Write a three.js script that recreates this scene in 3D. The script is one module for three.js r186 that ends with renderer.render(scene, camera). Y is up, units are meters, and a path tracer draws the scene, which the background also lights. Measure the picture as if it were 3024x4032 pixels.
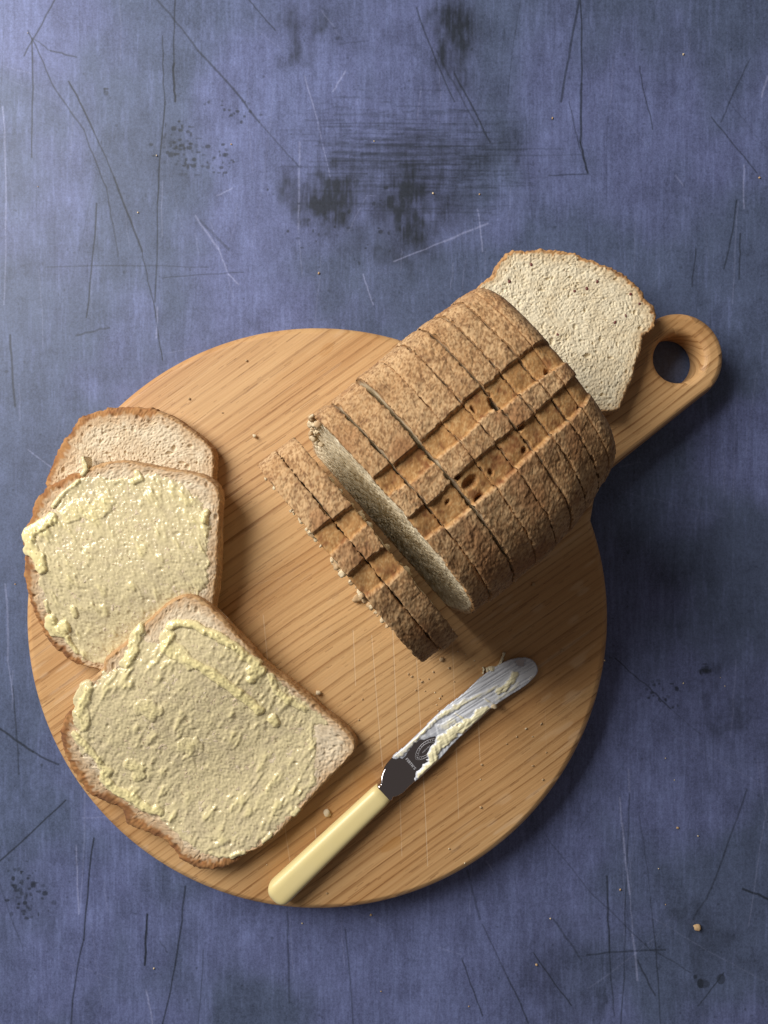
import * as THREE from 'three';
import { mergeGeometries, toCreasedNormals, mergeVertices } from 'three/addons/utils/BufferGeometryUtils.js';
import { RectAreaLightUniformsLib } from 'three/addons/lights/RectAreaLightUniformsLib.js';
import { FontLoader } from 'three/addons/loaders/FontLoader.js';
import { TextGeometry } from 'three/addons/geometries/TextGeometry.js';

// ------------------------------------------------------------------ camera, light, exposure
const scene = new THREE.Scene();
const LENS = 3000, EYE = 0.385;                      // focal length in photo pixels, height of the lens over the table
const camera = new THREE.PerspectiveCamera(2 * Math.atan(2016 / LENS) * 180 / Math.PI, 768 / 1024, 0.02, 20);
camera.position.set(0, EYE, 0);
camera.up.set(0, 0, -1);
camera.lookAt(0, 0, 0);
RectAreaLightUniformsLib.init();
// daylight from a window to the left of the table
const windowLight = new THREE.RectAreaLight(new THREE.Color(1.0, 0.975, 0.955), 13.2, 0.62, 0.62);
windowLight.position.set(-0.665, 0.63, -0.425);
windowLight.lookAt(0.0, 0.03, 0.02);
scene.add(windowLight);
scene.background = new THREE.Color().setRGB(0.098, 0.088, 0.085);   // the dim room round the table
const renderer = new THREE.WebGLRenderer({ antialias: true });
renderer.toneMapping = THREE.LinearToneMapping;
renderer.toneMappingExposure = 1;
renderer.shadowMap.enabled = true;

// ------------------------------------------------------------------ helpers
const V2 = (x, y) => new THREE.Vector2(x, y);
const clamp = (x, a = 0, b = 1) => (x < a ? a : x > b ? b : x);
const lerp = (a, b, k) => a + (b - a) * k;
const sstep = (a, b, x) => { const t = clamp((x - a) / (b - a)); return t * t * (3 - 2 * t); };
const mixc = (a, b, k) => [a[0] + (b[0] - a[0]) * k, a[1] + (b[1] - a[1]) * k, a[2] + (b[2] - a[2]) * k];
function rng(seed) { let a = seed | 0; return () => { a = (a + 0x6d2b79f5) | 0; let t = Math.imul(a ^ (a >>> 15), 1 | a); t = (t + Math.imul(t ^ (t >>> 7), 61 | t)) ^ t; return ((t ^ (t >>> 14)) >>> 0) / 4294967296; }; }
const hash = (x, y, z) => { let h = (Math.imul(x, 374761393) + Math.imul(y, 668265263) + Math.imul(z, 1442695041)) | 0; h = Math.imul(h ^ (h >>> 13), 1274126177); h ^= h >>> 16; return (h >>> 0) / 4294967296; };
function n2(x, y, s = 0) {                            // value noise 0..1
  const ix = Math.floor(x), iy = Math.floor(y); let fx = x - ix, fy = y - iy;
  fx = fx * fx * (3 - 2 * fx); fy = fy * fy * (3 - 2 * fy);
  const a = hash(ix, iy, s), b = hash(ix + 1, iy, s), c = hash(ix, iy + 1, s), d = hash(ix + 1, iy + 1, s);
  return a + (b - a) * fx + (c - a) * fy + (a - b - c + d) * fx * fy;
}
function fbm(x, y, s = 0, o = 4) { let v = 0, a = 0.5, t = 0; for (let i = 0; i < o; i++) { v += a * n2(x, y, s + i * 17); t += a; x = x * 2.03 + 3.1; y = y * 2.03 + 1.7; a *= 0.5; } return v / t; }
function pits(x, y, s, keep, rMin, rMax) {           // round holes scattered one to a cell: depth 0..1
  const ix = Math.floor(x), iy = Math.floor(y); let best = 0;
  for (let i = -1; i <= 1; i++) for (let j = -1; j <= 1; j++) {
    const cx = ix + i, cy = iy + j; if (hash(cx, cy, s) > keep) continue;
    const q = hash(cx, cy, s + 3), r = rMin + (rMax - rMin) * q * q, el = 0.6 + 0.8 * hash(cx, cy, s + 4);
    const dx = (x - cx - hash(cx, cy, s + 1)) * el, dy = (y - cy - hash(cx, cy, s + 2)) / el, d = Math.sqrt(dx * dx + dy * dy) / r;
    if (d < 1) { const v = (1 - d * d) * (0.5 + 0.5 * q); if (v > best) best = v; }
  }
  return best;
}
const plan = (px, py, h) => V2((px - 1512) / LENS * (EYE - h), (py - 2016) / LENS * (EYE - h));   // photo point at height h -> table plan (x, z) in metres
function crop(list, x0, y0, k) { return list.map(([x, y]) => [x0 + x * k, y0 + y * k]); }
const planAll = (list, h) => list.map(([x, y]) => plan(x, y, h));
function smoothLoop(pts, n, tension = 0.5) {
  const c = new THREE.CatmullRomCurve3(pts.map((p) => new THREE.Vector3(p.x, p.y, 0)), true, 'catmullrom', tension);
  c.arcLengthDivisions = 2400; return c.getSpacedPoints(n).slice(0, n).map((p) => V2(p.x, p.y));
}
function sdPoly(poly, x, y) {                         // signed distance, positive inside
  let d = 1e9, inside = false; const n = poly.length;
  for (let i = 0, j = n - 1; i < n; j = i++) {
    const a = poly[i], b = poly[j], ex = b.x - a.x, ey = b.y - a.y, wx = x - a.x, wy = y - a.y;
    const t = clamp((wx * ex + wy * ey) / (ex * ex + ey * ey)), dx = wx - ex * t, dy = wy - ey * t, q = dx * dx + dy * dy;
    if (q < d) d = q;
    if ((a.y > y) !== (b.y > y) && x < (b.x - a.x) * (y - a.y) / (b.y - a.y) + a.x) inside = !inside;
  }
  d = Math.sqrt(d); return inside ? d : -d;
}
function dPath(path, x, y) {                          // distance to an open polyline
  let d = 1e9;
  for (let i = 1; i < path.length; i++) {
    const a = path[i - 1], b = path[i], ex = b.x - a.x, ey = b.y - a.y, wx = x - a.x, wy = y - a.y;
    const t = clamp((wx * ex + wy * ey) / (ex * ex + ey * ey + 1e-12)), dx = wx - ex * t, dy = wy - ey * t; d = Math.min(d, dx * dx + dy * dy);
  }
  return Math.sqrt(d);
}
class Surf {                                          // positions, colours and triangles of one mesh
  constructor() { this.p = []; this.c = []; this.i = []; }
  v(x, y, z, c) { this.p.push(x, y, z); this.c.push(c[0], c[1], c[2]); return this.p.length / 3 - 1; }
  tri(a, b, c) { this.i.push(a, b, c); }
  quad(a, b, c, d) { this.i.push(a, b, c, a, c, d); }
  geo() {
    const g = new THREE.BufferGeometry();
    g.setAttribute('position', new THREE.Float32BufferAttribute(this.p, 3)); g.setAttribute('color', new THREE.Float32BufferAttribute(this.c, 3));
    g.setIndex(this.i); g.computeVertexNormals(); return g;
  }
}
function add(name, g, m, parent) { const o = new THREE.Mesh(g, m); o.name = name; o.castShadow = o.receiveShadow = true; (parent || scene).add(o); return o; }
const taken = {};
function thing(name, label, category, group) {
  const o = new THREE.Group(), k = taken[name] = (taken[name] ?? -1) + 1; o.name = k ? name + '_' + String(k).padStart(3, '0') : name;
  o.userData = { label, category }; if (group) o.userData.group = group; scene.add(o); return o;
}
function dataTexture(w, h, fn, srgb) {                // fn(i, j, out) fills linear rgb 0..1
  const d = new Uint8Array(w * h * 4), out = [0, 0, 0], enc = (v) => { v = clamp(v); return Math.round(255 * (srgb ? (v <= 0.0031308 ? 12.92 * v : 1.055 * Math.pow(v, 1 / 2.4) - 0.055) : v)); };
  for (let j = 0; j < h; j++) for (let i = 0; i < w; i++) { fn(i, j, out); const k = 4 * (j * w + i); d[k] = enc(out[0]); d[k + 1] = enc(out[1]); d[k + 2] = enc(out[2]); d[k + 3] = 255; }
  const t = new THREE.DataTexture(d, w, h); t.magFilter = THREE.LinearFilter; t.minFilter = THREE.LinearMipmapLinearFilter; t.generateMipmaps = true;
  if (srgb) t.colorSpace = THREE.SRGBColorSpace; t.needsUpdate = true; return t;
}

// ------------------------------------------------------------------ table top: dark blue backdrop with scratches and stains
const TW = 0.62, TH = 0.82, CW = 1536, CH = 2048;     // metres and pixels of the painted sheet
{
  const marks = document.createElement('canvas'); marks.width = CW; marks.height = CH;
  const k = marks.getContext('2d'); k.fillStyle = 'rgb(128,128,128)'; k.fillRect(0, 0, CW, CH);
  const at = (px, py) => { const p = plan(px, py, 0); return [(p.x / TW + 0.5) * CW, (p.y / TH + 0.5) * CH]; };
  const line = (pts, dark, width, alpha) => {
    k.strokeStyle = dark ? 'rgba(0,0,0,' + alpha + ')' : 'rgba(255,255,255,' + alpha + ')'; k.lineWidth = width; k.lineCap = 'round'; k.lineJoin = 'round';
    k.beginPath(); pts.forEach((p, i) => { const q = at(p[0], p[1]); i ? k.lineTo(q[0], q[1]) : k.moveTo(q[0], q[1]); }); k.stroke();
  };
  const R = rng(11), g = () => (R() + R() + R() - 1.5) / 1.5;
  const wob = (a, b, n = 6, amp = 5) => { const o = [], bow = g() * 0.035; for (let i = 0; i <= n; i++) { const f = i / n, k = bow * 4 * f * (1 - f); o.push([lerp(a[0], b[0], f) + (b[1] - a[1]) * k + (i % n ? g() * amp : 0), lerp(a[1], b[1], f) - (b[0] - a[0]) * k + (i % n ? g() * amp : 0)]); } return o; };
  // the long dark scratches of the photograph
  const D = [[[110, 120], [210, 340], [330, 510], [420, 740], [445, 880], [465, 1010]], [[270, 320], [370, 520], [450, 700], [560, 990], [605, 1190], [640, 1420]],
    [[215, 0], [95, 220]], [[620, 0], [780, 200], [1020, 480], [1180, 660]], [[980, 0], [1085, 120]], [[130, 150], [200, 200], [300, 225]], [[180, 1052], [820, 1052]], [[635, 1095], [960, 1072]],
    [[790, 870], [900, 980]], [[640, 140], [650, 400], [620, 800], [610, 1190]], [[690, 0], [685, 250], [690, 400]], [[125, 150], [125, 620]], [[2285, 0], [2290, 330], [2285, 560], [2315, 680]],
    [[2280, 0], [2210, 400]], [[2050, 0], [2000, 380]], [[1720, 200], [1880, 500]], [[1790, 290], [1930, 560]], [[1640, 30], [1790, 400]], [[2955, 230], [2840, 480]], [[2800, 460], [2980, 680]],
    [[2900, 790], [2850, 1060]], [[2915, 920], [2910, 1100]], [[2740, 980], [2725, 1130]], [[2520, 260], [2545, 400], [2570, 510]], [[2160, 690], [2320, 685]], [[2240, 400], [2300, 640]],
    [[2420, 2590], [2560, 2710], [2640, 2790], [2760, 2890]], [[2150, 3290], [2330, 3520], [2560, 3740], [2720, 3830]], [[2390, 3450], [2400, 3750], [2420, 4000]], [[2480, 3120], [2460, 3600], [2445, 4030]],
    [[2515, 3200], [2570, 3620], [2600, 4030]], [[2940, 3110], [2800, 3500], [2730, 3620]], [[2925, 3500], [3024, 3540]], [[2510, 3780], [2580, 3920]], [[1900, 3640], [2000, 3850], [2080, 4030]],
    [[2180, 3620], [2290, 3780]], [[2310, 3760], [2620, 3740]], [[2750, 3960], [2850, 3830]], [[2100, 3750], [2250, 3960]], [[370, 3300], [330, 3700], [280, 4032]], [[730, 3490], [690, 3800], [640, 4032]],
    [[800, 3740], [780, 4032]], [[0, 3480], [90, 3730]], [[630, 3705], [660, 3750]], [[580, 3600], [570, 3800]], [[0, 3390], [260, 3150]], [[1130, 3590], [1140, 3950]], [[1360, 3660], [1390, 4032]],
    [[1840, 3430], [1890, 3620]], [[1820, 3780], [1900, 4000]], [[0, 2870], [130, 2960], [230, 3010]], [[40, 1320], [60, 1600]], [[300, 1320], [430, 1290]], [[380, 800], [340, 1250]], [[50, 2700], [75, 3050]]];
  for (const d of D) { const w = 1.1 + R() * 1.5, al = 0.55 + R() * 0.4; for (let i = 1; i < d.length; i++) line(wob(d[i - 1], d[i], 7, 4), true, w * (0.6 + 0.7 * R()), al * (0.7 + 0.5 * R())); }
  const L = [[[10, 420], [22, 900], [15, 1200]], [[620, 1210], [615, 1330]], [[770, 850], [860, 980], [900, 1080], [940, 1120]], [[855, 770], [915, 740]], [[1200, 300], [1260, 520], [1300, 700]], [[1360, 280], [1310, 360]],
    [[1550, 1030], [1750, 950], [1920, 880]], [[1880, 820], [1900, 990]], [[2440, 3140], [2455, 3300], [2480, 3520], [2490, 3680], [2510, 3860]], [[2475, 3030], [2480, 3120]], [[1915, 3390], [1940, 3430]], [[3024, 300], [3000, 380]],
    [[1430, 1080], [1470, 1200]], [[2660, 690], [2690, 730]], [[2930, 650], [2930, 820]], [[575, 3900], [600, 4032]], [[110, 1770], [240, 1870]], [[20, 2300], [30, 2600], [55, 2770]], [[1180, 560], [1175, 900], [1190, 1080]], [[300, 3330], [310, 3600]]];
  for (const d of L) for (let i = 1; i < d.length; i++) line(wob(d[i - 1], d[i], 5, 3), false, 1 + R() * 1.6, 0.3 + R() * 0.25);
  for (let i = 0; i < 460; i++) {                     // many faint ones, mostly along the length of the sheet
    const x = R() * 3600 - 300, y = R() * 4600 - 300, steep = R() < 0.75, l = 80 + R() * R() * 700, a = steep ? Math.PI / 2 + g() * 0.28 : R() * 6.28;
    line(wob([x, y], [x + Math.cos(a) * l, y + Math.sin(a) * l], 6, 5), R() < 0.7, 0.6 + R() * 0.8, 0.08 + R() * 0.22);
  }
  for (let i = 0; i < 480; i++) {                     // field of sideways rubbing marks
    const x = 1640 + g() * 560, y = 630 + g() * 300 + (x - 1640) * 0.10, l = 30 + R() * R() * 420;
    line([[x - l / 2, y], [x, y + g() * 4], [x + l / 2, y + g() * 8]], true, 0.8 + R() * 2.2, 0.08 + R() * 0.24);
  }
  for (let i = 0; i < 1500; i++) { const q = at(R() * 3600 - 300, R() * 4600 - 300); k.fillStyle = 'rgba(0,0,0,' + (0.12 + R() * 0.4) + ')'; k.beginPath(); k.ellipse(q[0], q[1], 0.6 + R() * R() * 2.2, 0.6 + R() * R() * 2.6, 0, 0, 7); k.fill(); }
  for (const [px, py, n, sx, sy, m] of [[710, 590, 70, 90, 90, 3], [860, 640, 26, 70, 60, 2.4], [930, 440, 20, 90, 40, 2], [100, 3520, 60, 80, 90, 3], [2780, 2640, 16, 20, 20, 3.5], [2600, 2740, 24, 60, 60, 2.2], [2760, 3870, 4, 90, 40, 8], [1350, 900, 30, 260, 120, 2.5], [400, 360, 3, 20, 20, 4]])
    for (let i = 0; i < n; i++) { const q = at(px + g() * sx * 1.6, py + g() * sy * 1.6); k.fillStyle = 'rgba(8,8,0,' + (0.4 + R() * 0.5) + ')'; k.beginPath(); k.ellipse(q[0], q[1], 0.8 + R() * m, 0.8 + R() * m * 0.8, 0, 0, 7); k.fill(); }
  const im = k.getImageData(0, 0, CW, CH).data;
  // stains: [px, py, half width, half height, strength]
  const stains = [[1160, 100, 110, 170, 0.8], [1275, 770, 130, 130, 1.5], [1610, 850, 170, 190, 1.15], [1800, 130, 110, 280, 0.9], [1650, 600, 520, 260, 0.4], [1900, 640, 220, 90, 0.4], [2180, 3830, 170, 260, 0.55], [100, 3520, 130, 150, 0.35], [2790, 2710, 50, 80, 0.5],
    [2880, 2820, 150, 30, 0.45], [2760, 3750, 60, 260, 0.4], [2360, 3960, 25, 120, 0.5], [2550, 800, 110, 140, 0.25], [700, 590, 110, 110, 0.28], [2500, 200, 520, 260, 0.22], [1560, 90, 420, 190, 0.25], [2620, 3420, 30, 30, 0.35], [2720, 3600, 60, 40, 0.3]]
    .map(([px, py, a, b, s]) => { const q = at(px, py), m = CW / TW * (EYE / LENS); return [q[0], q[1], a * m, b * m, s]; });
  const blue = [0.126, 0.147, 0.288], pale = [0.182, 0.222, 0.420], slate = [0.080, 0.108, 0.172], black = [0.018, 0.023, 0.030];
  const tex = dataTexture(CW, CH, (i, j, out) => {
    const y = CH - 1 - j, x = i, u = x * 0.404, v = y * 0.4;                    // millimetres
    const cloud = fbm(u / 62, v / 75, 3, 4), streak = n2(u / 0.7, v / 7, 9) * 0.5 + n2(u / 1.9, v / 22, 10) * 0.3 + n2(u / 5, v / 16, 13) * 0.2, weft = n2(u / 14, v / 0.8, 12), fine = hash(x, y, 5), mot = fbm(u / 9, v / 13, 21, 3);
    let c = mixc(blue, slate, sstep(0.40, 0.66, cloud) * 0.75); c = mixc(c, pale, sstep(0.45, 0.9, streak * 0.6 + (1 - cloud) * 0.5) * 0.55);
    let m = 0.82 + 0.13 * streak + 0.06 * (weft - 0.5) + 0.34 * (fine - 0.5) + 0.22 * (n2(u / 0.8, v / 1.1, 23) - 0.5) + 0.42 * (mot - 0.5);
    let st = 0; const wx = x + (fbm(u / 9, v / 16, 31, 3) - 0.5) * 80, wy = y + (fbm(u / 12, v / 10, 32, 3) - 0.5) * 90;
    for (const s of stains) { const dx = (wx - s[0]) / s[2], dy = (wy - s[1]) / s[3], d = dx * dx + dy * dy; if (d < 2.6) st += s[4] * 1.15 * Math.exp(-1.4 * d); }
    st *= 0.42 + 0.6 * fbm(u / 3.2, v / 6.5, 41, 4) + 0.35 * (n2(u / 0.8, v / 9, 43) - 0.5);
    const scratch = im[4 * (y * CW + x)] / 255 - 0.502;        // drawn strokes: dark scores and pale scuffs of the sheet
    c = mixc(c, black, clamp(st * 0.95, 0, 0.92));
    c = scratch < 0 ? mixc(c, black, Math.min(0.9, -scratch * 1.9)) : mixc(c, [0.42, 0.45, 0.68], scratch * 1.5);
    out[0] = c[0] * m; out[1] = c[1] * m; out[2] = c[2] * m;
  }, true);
  const bump = dataTexture(768, 1024, (i, j, out) => { const y = (1023 - j) * 2; out[0] = out[1] = out[2] = clamp(0.5 + 0.25 * (hash(i, j, 77) - 0.5) + 0.12 * (n2(i * 0.8, j / 14, 78) - 0.5) + (im[4 * (y * CW + i * 2)] / 255 - 0.502) * 0.7); });
  for (const t of [tex, bump]) t.wrapS = t.wrapT = THREE.MirroredRepeatWrapping;
  const g2 = new THREE.BoxGeometry(1.5, 0.025, 1.5, 1, 1, 1); g2.translate(0.05, -0.0125, 0.05);
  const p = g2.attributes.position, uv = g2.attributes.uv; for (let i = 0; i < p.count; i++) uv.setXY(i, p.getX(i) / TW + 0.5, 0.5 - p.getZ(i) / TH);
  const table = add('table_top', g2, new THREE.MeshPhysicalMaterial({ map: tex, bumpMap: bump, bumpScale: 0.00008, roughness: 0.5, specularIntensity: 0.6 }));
  table.userData = { kind: 'structure', label: 'blue grey table surface with dark scratches and smudges', category: 'table' };
}

// ------------------------------------------------------------------ oak board with handle
const BOARD = 0.020, BR = 0.140, TOP = BOARD;         // thickness, radius
const bc = plan(1247.5, 2436.5, BOARD), hc = plan(2676, 1408, BOARD);
const bAng = Math.atan2(hc.y - bc.y, hc.x - bc.x), hLen = hc.distanceTo(bc);
{
  const board = thing('cutting_board', 'round pale oak bread board with a short handle and hole', 'cutting board');
  board.position.set(bc.x, 0, bc.y); board.rotation.y = -bAng;
  const HR = 0.0217, HOLE = 0.0117, neck = 0.026;
  const s = new THREE.Shape(), a0 = Math.asin((neck + 0.013) / BR);
  s.absarc(0, 0, BR, a0, Math.PI * 2 - a0, false);
  const cx = Math.cos(a0) * BR, cy = Math.sin(a0) * BR;
  s.bezierCurveTo(cx + 0.009, -cy + 0.009, BR + 0.006, -neck - 0.0005, BR + 0.017, -neck + 0.0015);
  s.lineTo(hLen - 0.002, -HR); s.absarc(hLen, 0, HR, -Math.PI / 2, Math.PI / 2, false);
  s.lineTo(BR + 0.017, neck - 0.0015); s.bezierCurveTo(BR + 0.006, neck + 0.0005, cx + 0.009, cy - 0.009, cx, cy);
  const hole = new THREE.Path(); hole.absarc(hLen, 0, HOLE, 0, Math.PI * 2, true); s.holes.push(hole);
  let g = new THREE.ExtrudeGeometry(s, { depth: BOARD - 0.0078, bevelEnabled: true, bevelThickness: 0.0039, bevelSize: 0.0036, bevelOffset: -0.0036, bevelSegments: 7, curveSegments: 160 });
  g.translate(0, 0, 0.0039); g.rotateX(-Math.PI / 2);
  g = toCreasedNormals(g, 0.5);
  const UL = 0.40, VL = 0.32, W = 2048, H = 1536;      // grain runs along the handle
  const p = g.attributes.position, uv = new Float32Array(p.count * 2), nn = g.attributes.normal;
  for (let i = 0; i < p.count; i++) { const y = p.getY(i), side = Math.abs(nn.getY(i)) < 0.7; uv[2 * i] = (p.getX(i) + 0.16) / UL; uv[2 * i + 1] = (-p.getZ(i) + 0.16 + (side ? (y - BOARD) * 0.6 : 0)) / VL; }
  g.setAttribute('uv', new THREE.BufferAttribute(uv, 2));
  // knife marks (plan of the photograph turned into the board's own frame)
  const cb = Math.cos(-bAng), sb = Math.sin(-bAng), toBoard = (px, py) => { const q = plan(px, py, BOARD).sub(bc); return V2(q.x * cb - q.y * sb, q.x * sb + q.y * cb); };   // x along grain, y towards +z
  const cuts = [[[1463, 2500], [1480, 2720], [1506, 3020]], [[1546, 2480], [1568, 2963]], [[1570, 3000], [1582, 3372]], [[1640, 2594], [1672, 3150], [1684, 3411]], [[1781, 2514], [1806, 3223]], [[1036, 2420], [1050, 2560], [1127, 3295], [1141, 3390]], [[1390, 2480], [1400, 2700]], [[1880, 2720], [1890, 3000]], [[1240, 3260], [1255, 3430]]].map((c) => c.map(([x, y]) => toBoard(x, y)));
  const spots = [[1540, 3325, 60, 22, 0.5], [1283, 1378, 40, 22, 0.35], [1430, 3060, 45, 50, 0.22], [1990, 2480, 110, 30, 0.12], [1150, 1450, 90, 40, 0.12]].map(([x, y, a, b, k]) => { const q = toBoard(x, y); return [q.x, q.y, a / 8219, b / 8219, k]; });
  const cv = document.createElement('canvas'); cv.width = W; cv.height = H; const k = cv.getContext('2d'); k.fillStyle = '#000'; k.fillRect(0, 0, W, H);
  const PX = (q) => [(q.x + 0.16) / UL * W, (0.16 + q.y) / VL * H], R = rng(5);
  for (const c of cuts) { k.strokeStyle = 'rgba(255,0,0,' + (0.35 + 0.45 * R()) + ')'; k.lineWidth = 1.5; k.beginPath(); c.forEach((q, i) => { const w = PX(q); i ? k.lineTo(w[0], w[1]) : k.moveTo(w[0], w[1]); }); k.stroke(); }
  for (let i = 0; i < 60; i++) { const x = R() * W, y = R() * H, a = R() * 6.3, l = 20 + R() * 120; k.strokeStyle = 'rgba(255,0,0,' + (0.06 + 0.16 * R()) + ')'; k.lineWidth = 1; k.beginPath(); k.moveTo(x, y); k.lineTo(x + Math.cos(a) * l, y + Math.sin(a) * l); k.stroke(); }
  const ring = (u, v) => { const bend = 0.011 * (fbm(u * 5, v * 3, 60, 3) - 0.5) + 0.05 * (v + 0.25) * u * u * 6; return (v + bend + 0.0016 * (fbm(u * 14, v * 80, 61, 3) - 0.5)); };
  const rings = (r) => r * 215 + 7 * fbm(r * 26, 0.5, 76, 3);
  for (let i = 0; i < 9000; i++) {                    // open pores: short dark dashes along the grain, denser in the early wood
    const x = R() * W, y = R() * H, u = x / W * UL - 0.16, v = y / H * VL - 0.16, q = rings(ring(u, v)), ph = q - Math.floor(q);
    if (R() > (ph < 0.45 ? 0.95 : 0.22)) continue;
    const l = 8 + R() * R() * 95, d = 0.004, sl = (ring(u + d, v) - ring(u, v)) / d, al = 0.1 + R() * 0.38;
    k.strokeStyle = 'rgba(0,' + Math.round(255 * al) + ',0,1)'; k.globalCompositeOperation = 'lighter'; k.lineWidth = 0.8 + R() * 1.2; k.beginPath(); k.moveTo(x, y); k.lineTo(x + l, y - sl * l * (H / VL) / (W / UL)); k.stroke();
  }
  const im = k.getImageData(0, 0, W, H).data;
  const lightWood = [0.630, 0.385, 0.172], midWood = [0.470, 0.238, 0.085], darkWood = [0.290, 0.132, 0.043];
  const rough = [];
  const map = dataTexture(W, H, (i, j, out) => {
    const u = i / W * UL - 0.16, y = H - 1 - j, v = y / H * VL - 0.16;     // v towards +z in the board frame
    const r = ring(u, v), q = rings(r), ph = q - Math.floor(q), id = Math.floor(q), wgt = (0.35 + 0.65 * hash(id, 3, 9)) * (0.35 + 1.1 * fbm(u * 7, v * 26, 74, 3)) * (0.75 + 0.6 * n2(u * 40, v * 1400, 75));
    const early = (1 - sstep(0.0, 0.38, ph)) * sstep(0.0, 0.06, ph) * wgt + (ph < 0.06 ? wgt * 0.6 : 0);
    const fib = n2(u * 60, v * 2600, 65) * 0.5 + n2(u * 22, v * 900, 66) * 0.5, broad = fbm(u * 4, r * 34, 67, 3), fleck = sstep(0.72, 0.9, n2(u * 90, v * 420, 68)) * sstep(0.4, 0.7, n2(u * 9, v * 20, 69));
    let c = mixc(lightWood, midWood, clamp(0.10 + 0.62 * sstep(0.34, 0.68, broad) + 0.45 * (fib - 0.5)));
    c = mixc(c, darkWood, clamp(early * 0.80 + 0.26 * (fib - 0.5)));
    c = mixc(c, [0.70, 0.49, 0.29], fleck * 0.35);
    const k4 = 4 * (y * W + i), cut = im[k4] / 255, pore = im[k4 + 1] / 255;
    c = mixc(c, [0.20, 0.085, 0.028], Math.min(0.75, pore * 1.15)); c = mixc(c, [0.80, 0.62, 0.42], cut * 0.75);
    const gx = 0.0006 * (n2(u * 900, v * 900, 71) - 0.5);
    for (const s of spots) { const dx = (u - s[0]) / s[2], dy = (v - s[1]) / s[3], d = Math.sqrt(dx * dx + dy * dy) + 0.5 * (fbm(u * 260, v * 260, 72, 3) - 0.5) + gx; c = mixc(c, [0.46, 0.215, 0.055], s[4] * (1 - sstep(0.7, 1.05, d))); }
    out[0] = c[0]; out[1] = c[1]; out[2] = c[2];
  }, true);
  const bump = dataTexture(W, H, (i, j, out) => { const y = H - 1 - j, k4 = 4 * (y * W + i), u = i / W * UL, v = y / H * VL; out[0] = out[1] = out[2] = clamp(0.75 - 0.5 * im[k4 + 1] / 255 - 0.5 * im[k4] / 255 + 0.28 * (n2(u * 60, v * 2600, 65) - 0.5)); });
  for (const t of [map, bump]) t.wrapS = t.wrapT = THREE.MirroredRepeatWrapping;
  add('board', g, new THREE.MeshPhysicalMaterial({ map, bumpMap: bump, bumpScale: 0.00016, roughness: 0.5, specularIntensity: 0.75 }), board);
}

// ------------------------------------------------------------------ bread
const crustMat = new THREE.MeshStandardMaterial({ vertexColors: true, roughness: 0.92 });
const crumbMat = new THREE.MeshPhysicalMaterial({ vertexColors: true, roughness: 0.95, specularIntensity: 0.5 });
const butterMat = new THREE.MeshPhysicalMaterial({ vertexColors: true, roughness: 0.15, specularIntensity: 1 });
const seedMat = new THREE.MeshStandardMaterial({ color: new THREE.Color().setRGB(0.16, 0.045, 0.035), roughness: 0.5 });
const MM = 1000;
function crumbRelief(x, y, s) {                       // metres in, metres out
  const a = x * MM, b = y * MM;
  const open = sstep(0.38, 0.64, fbm(a / 8, b / 8, s + 52, 2)), big = pits(a / 5.2, b / 5.2, s + 20, 0.42, 0.10, 0.30), mid = pits(a / 2.1, b / 2.1, s + 30, 0.7, 0.16, 0.46), small = pits(a / 1.05, b / 1.05, s + 40, 0.75, 0.2, 0.5);
  return -0.0011 * big - 0.00058 * mid * (0.3 + 0.7 * open) - 0.00026 * small + 0.00042 * (n2(a / 0.8, b / 0.8, s + 50) - 0.5) + 0.0007 * (fbm(a / 3.4, b / 3.4, s + 51, 3) - 0.5);
}
function crumbColour(x, y, s, tone) {
  const a = x * MM, b = y * MM; let c = mixc(tone[0], tone[1], sstep(0.3, 0.75, fbm(a / 7, b / 7, s + 60, 3)) * 0.6 + 0.4 * n2(a / 0.9, b / 0.9, s + 61));
  const fl = pits(a / 2.3, b / 2.3, s + 70, 0.30, 0.06, 0.17); if (fl > 0.05) c = mixc(c, [0.22, 0.11, 0.05], 0.75);
  const fl2 = pits(a / 1.3, b / 1.3, s + 80, 0.35, 0.10, 0.26); if (fl2 > 0.05) c = mixc(c, [0.46, 0.31, 0.16], 0.35);
  return c;
}
const TONE = [[0.82, 0.725, 0.52], [0.70, 0.585, 0.385]], TONE_A = [[0.74, 0.625, 0.445], [0.62, 0.485, 0.315]];
const flourBrown = [0.405, 0.222, 0.090], flourPale = [0.570, 0.370, 0.185], flourDark = [0.165, 0.078, 0.032], bandA = [0.430, 0.220, 0.072], bandB = [0.230, 0.088, 0.026], bandC = [0.58, 0.37, 0.16];
function crustColour(q, t, band, s) {                 // q runs round the loaf, t along it, both metres
  const a = q * MM, b = t * MM, f = n2(a / 0.48, b / 0.48, s + 1) * 0.65 + n2(a / 1.1, b / 1.1, s + 2) * 0.35, patch = fbm(a / 9, b / 9, s + 3, 3);
  let c = mixc(flourBrown, flourPale, clamp(sstep(0.34, 0.70, f) * 0.85 + (patch - 0.5) * 1.1)); c = mixc(c, [0.33, 0.150, 0.055], 0.7 * sstep(0.52, 0.75, fbm(a / 14 + 5, b / 14, s + 7, 4)));
  c = mixc(c, flourDark, sstep(0.52, 0.2, f) * 0.7 + sstep(0.66, 0.85, n2(a / 2.2, b / 2.2, s + 4)) * 0.3);
  if (band > 0) { let d = mixc(bandA, bandC, sstep(0.45, 0.85, f) * 0.75); d = mixc(d, bandB, sstep(0.5, 0.78, fbm(a / 3, b / 3, s + 6, 3)) * 0.8 + sstep(0.45, 0.2, f) * 0.35); c = mixc(c, d, band); }
  return c;
}
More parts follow.
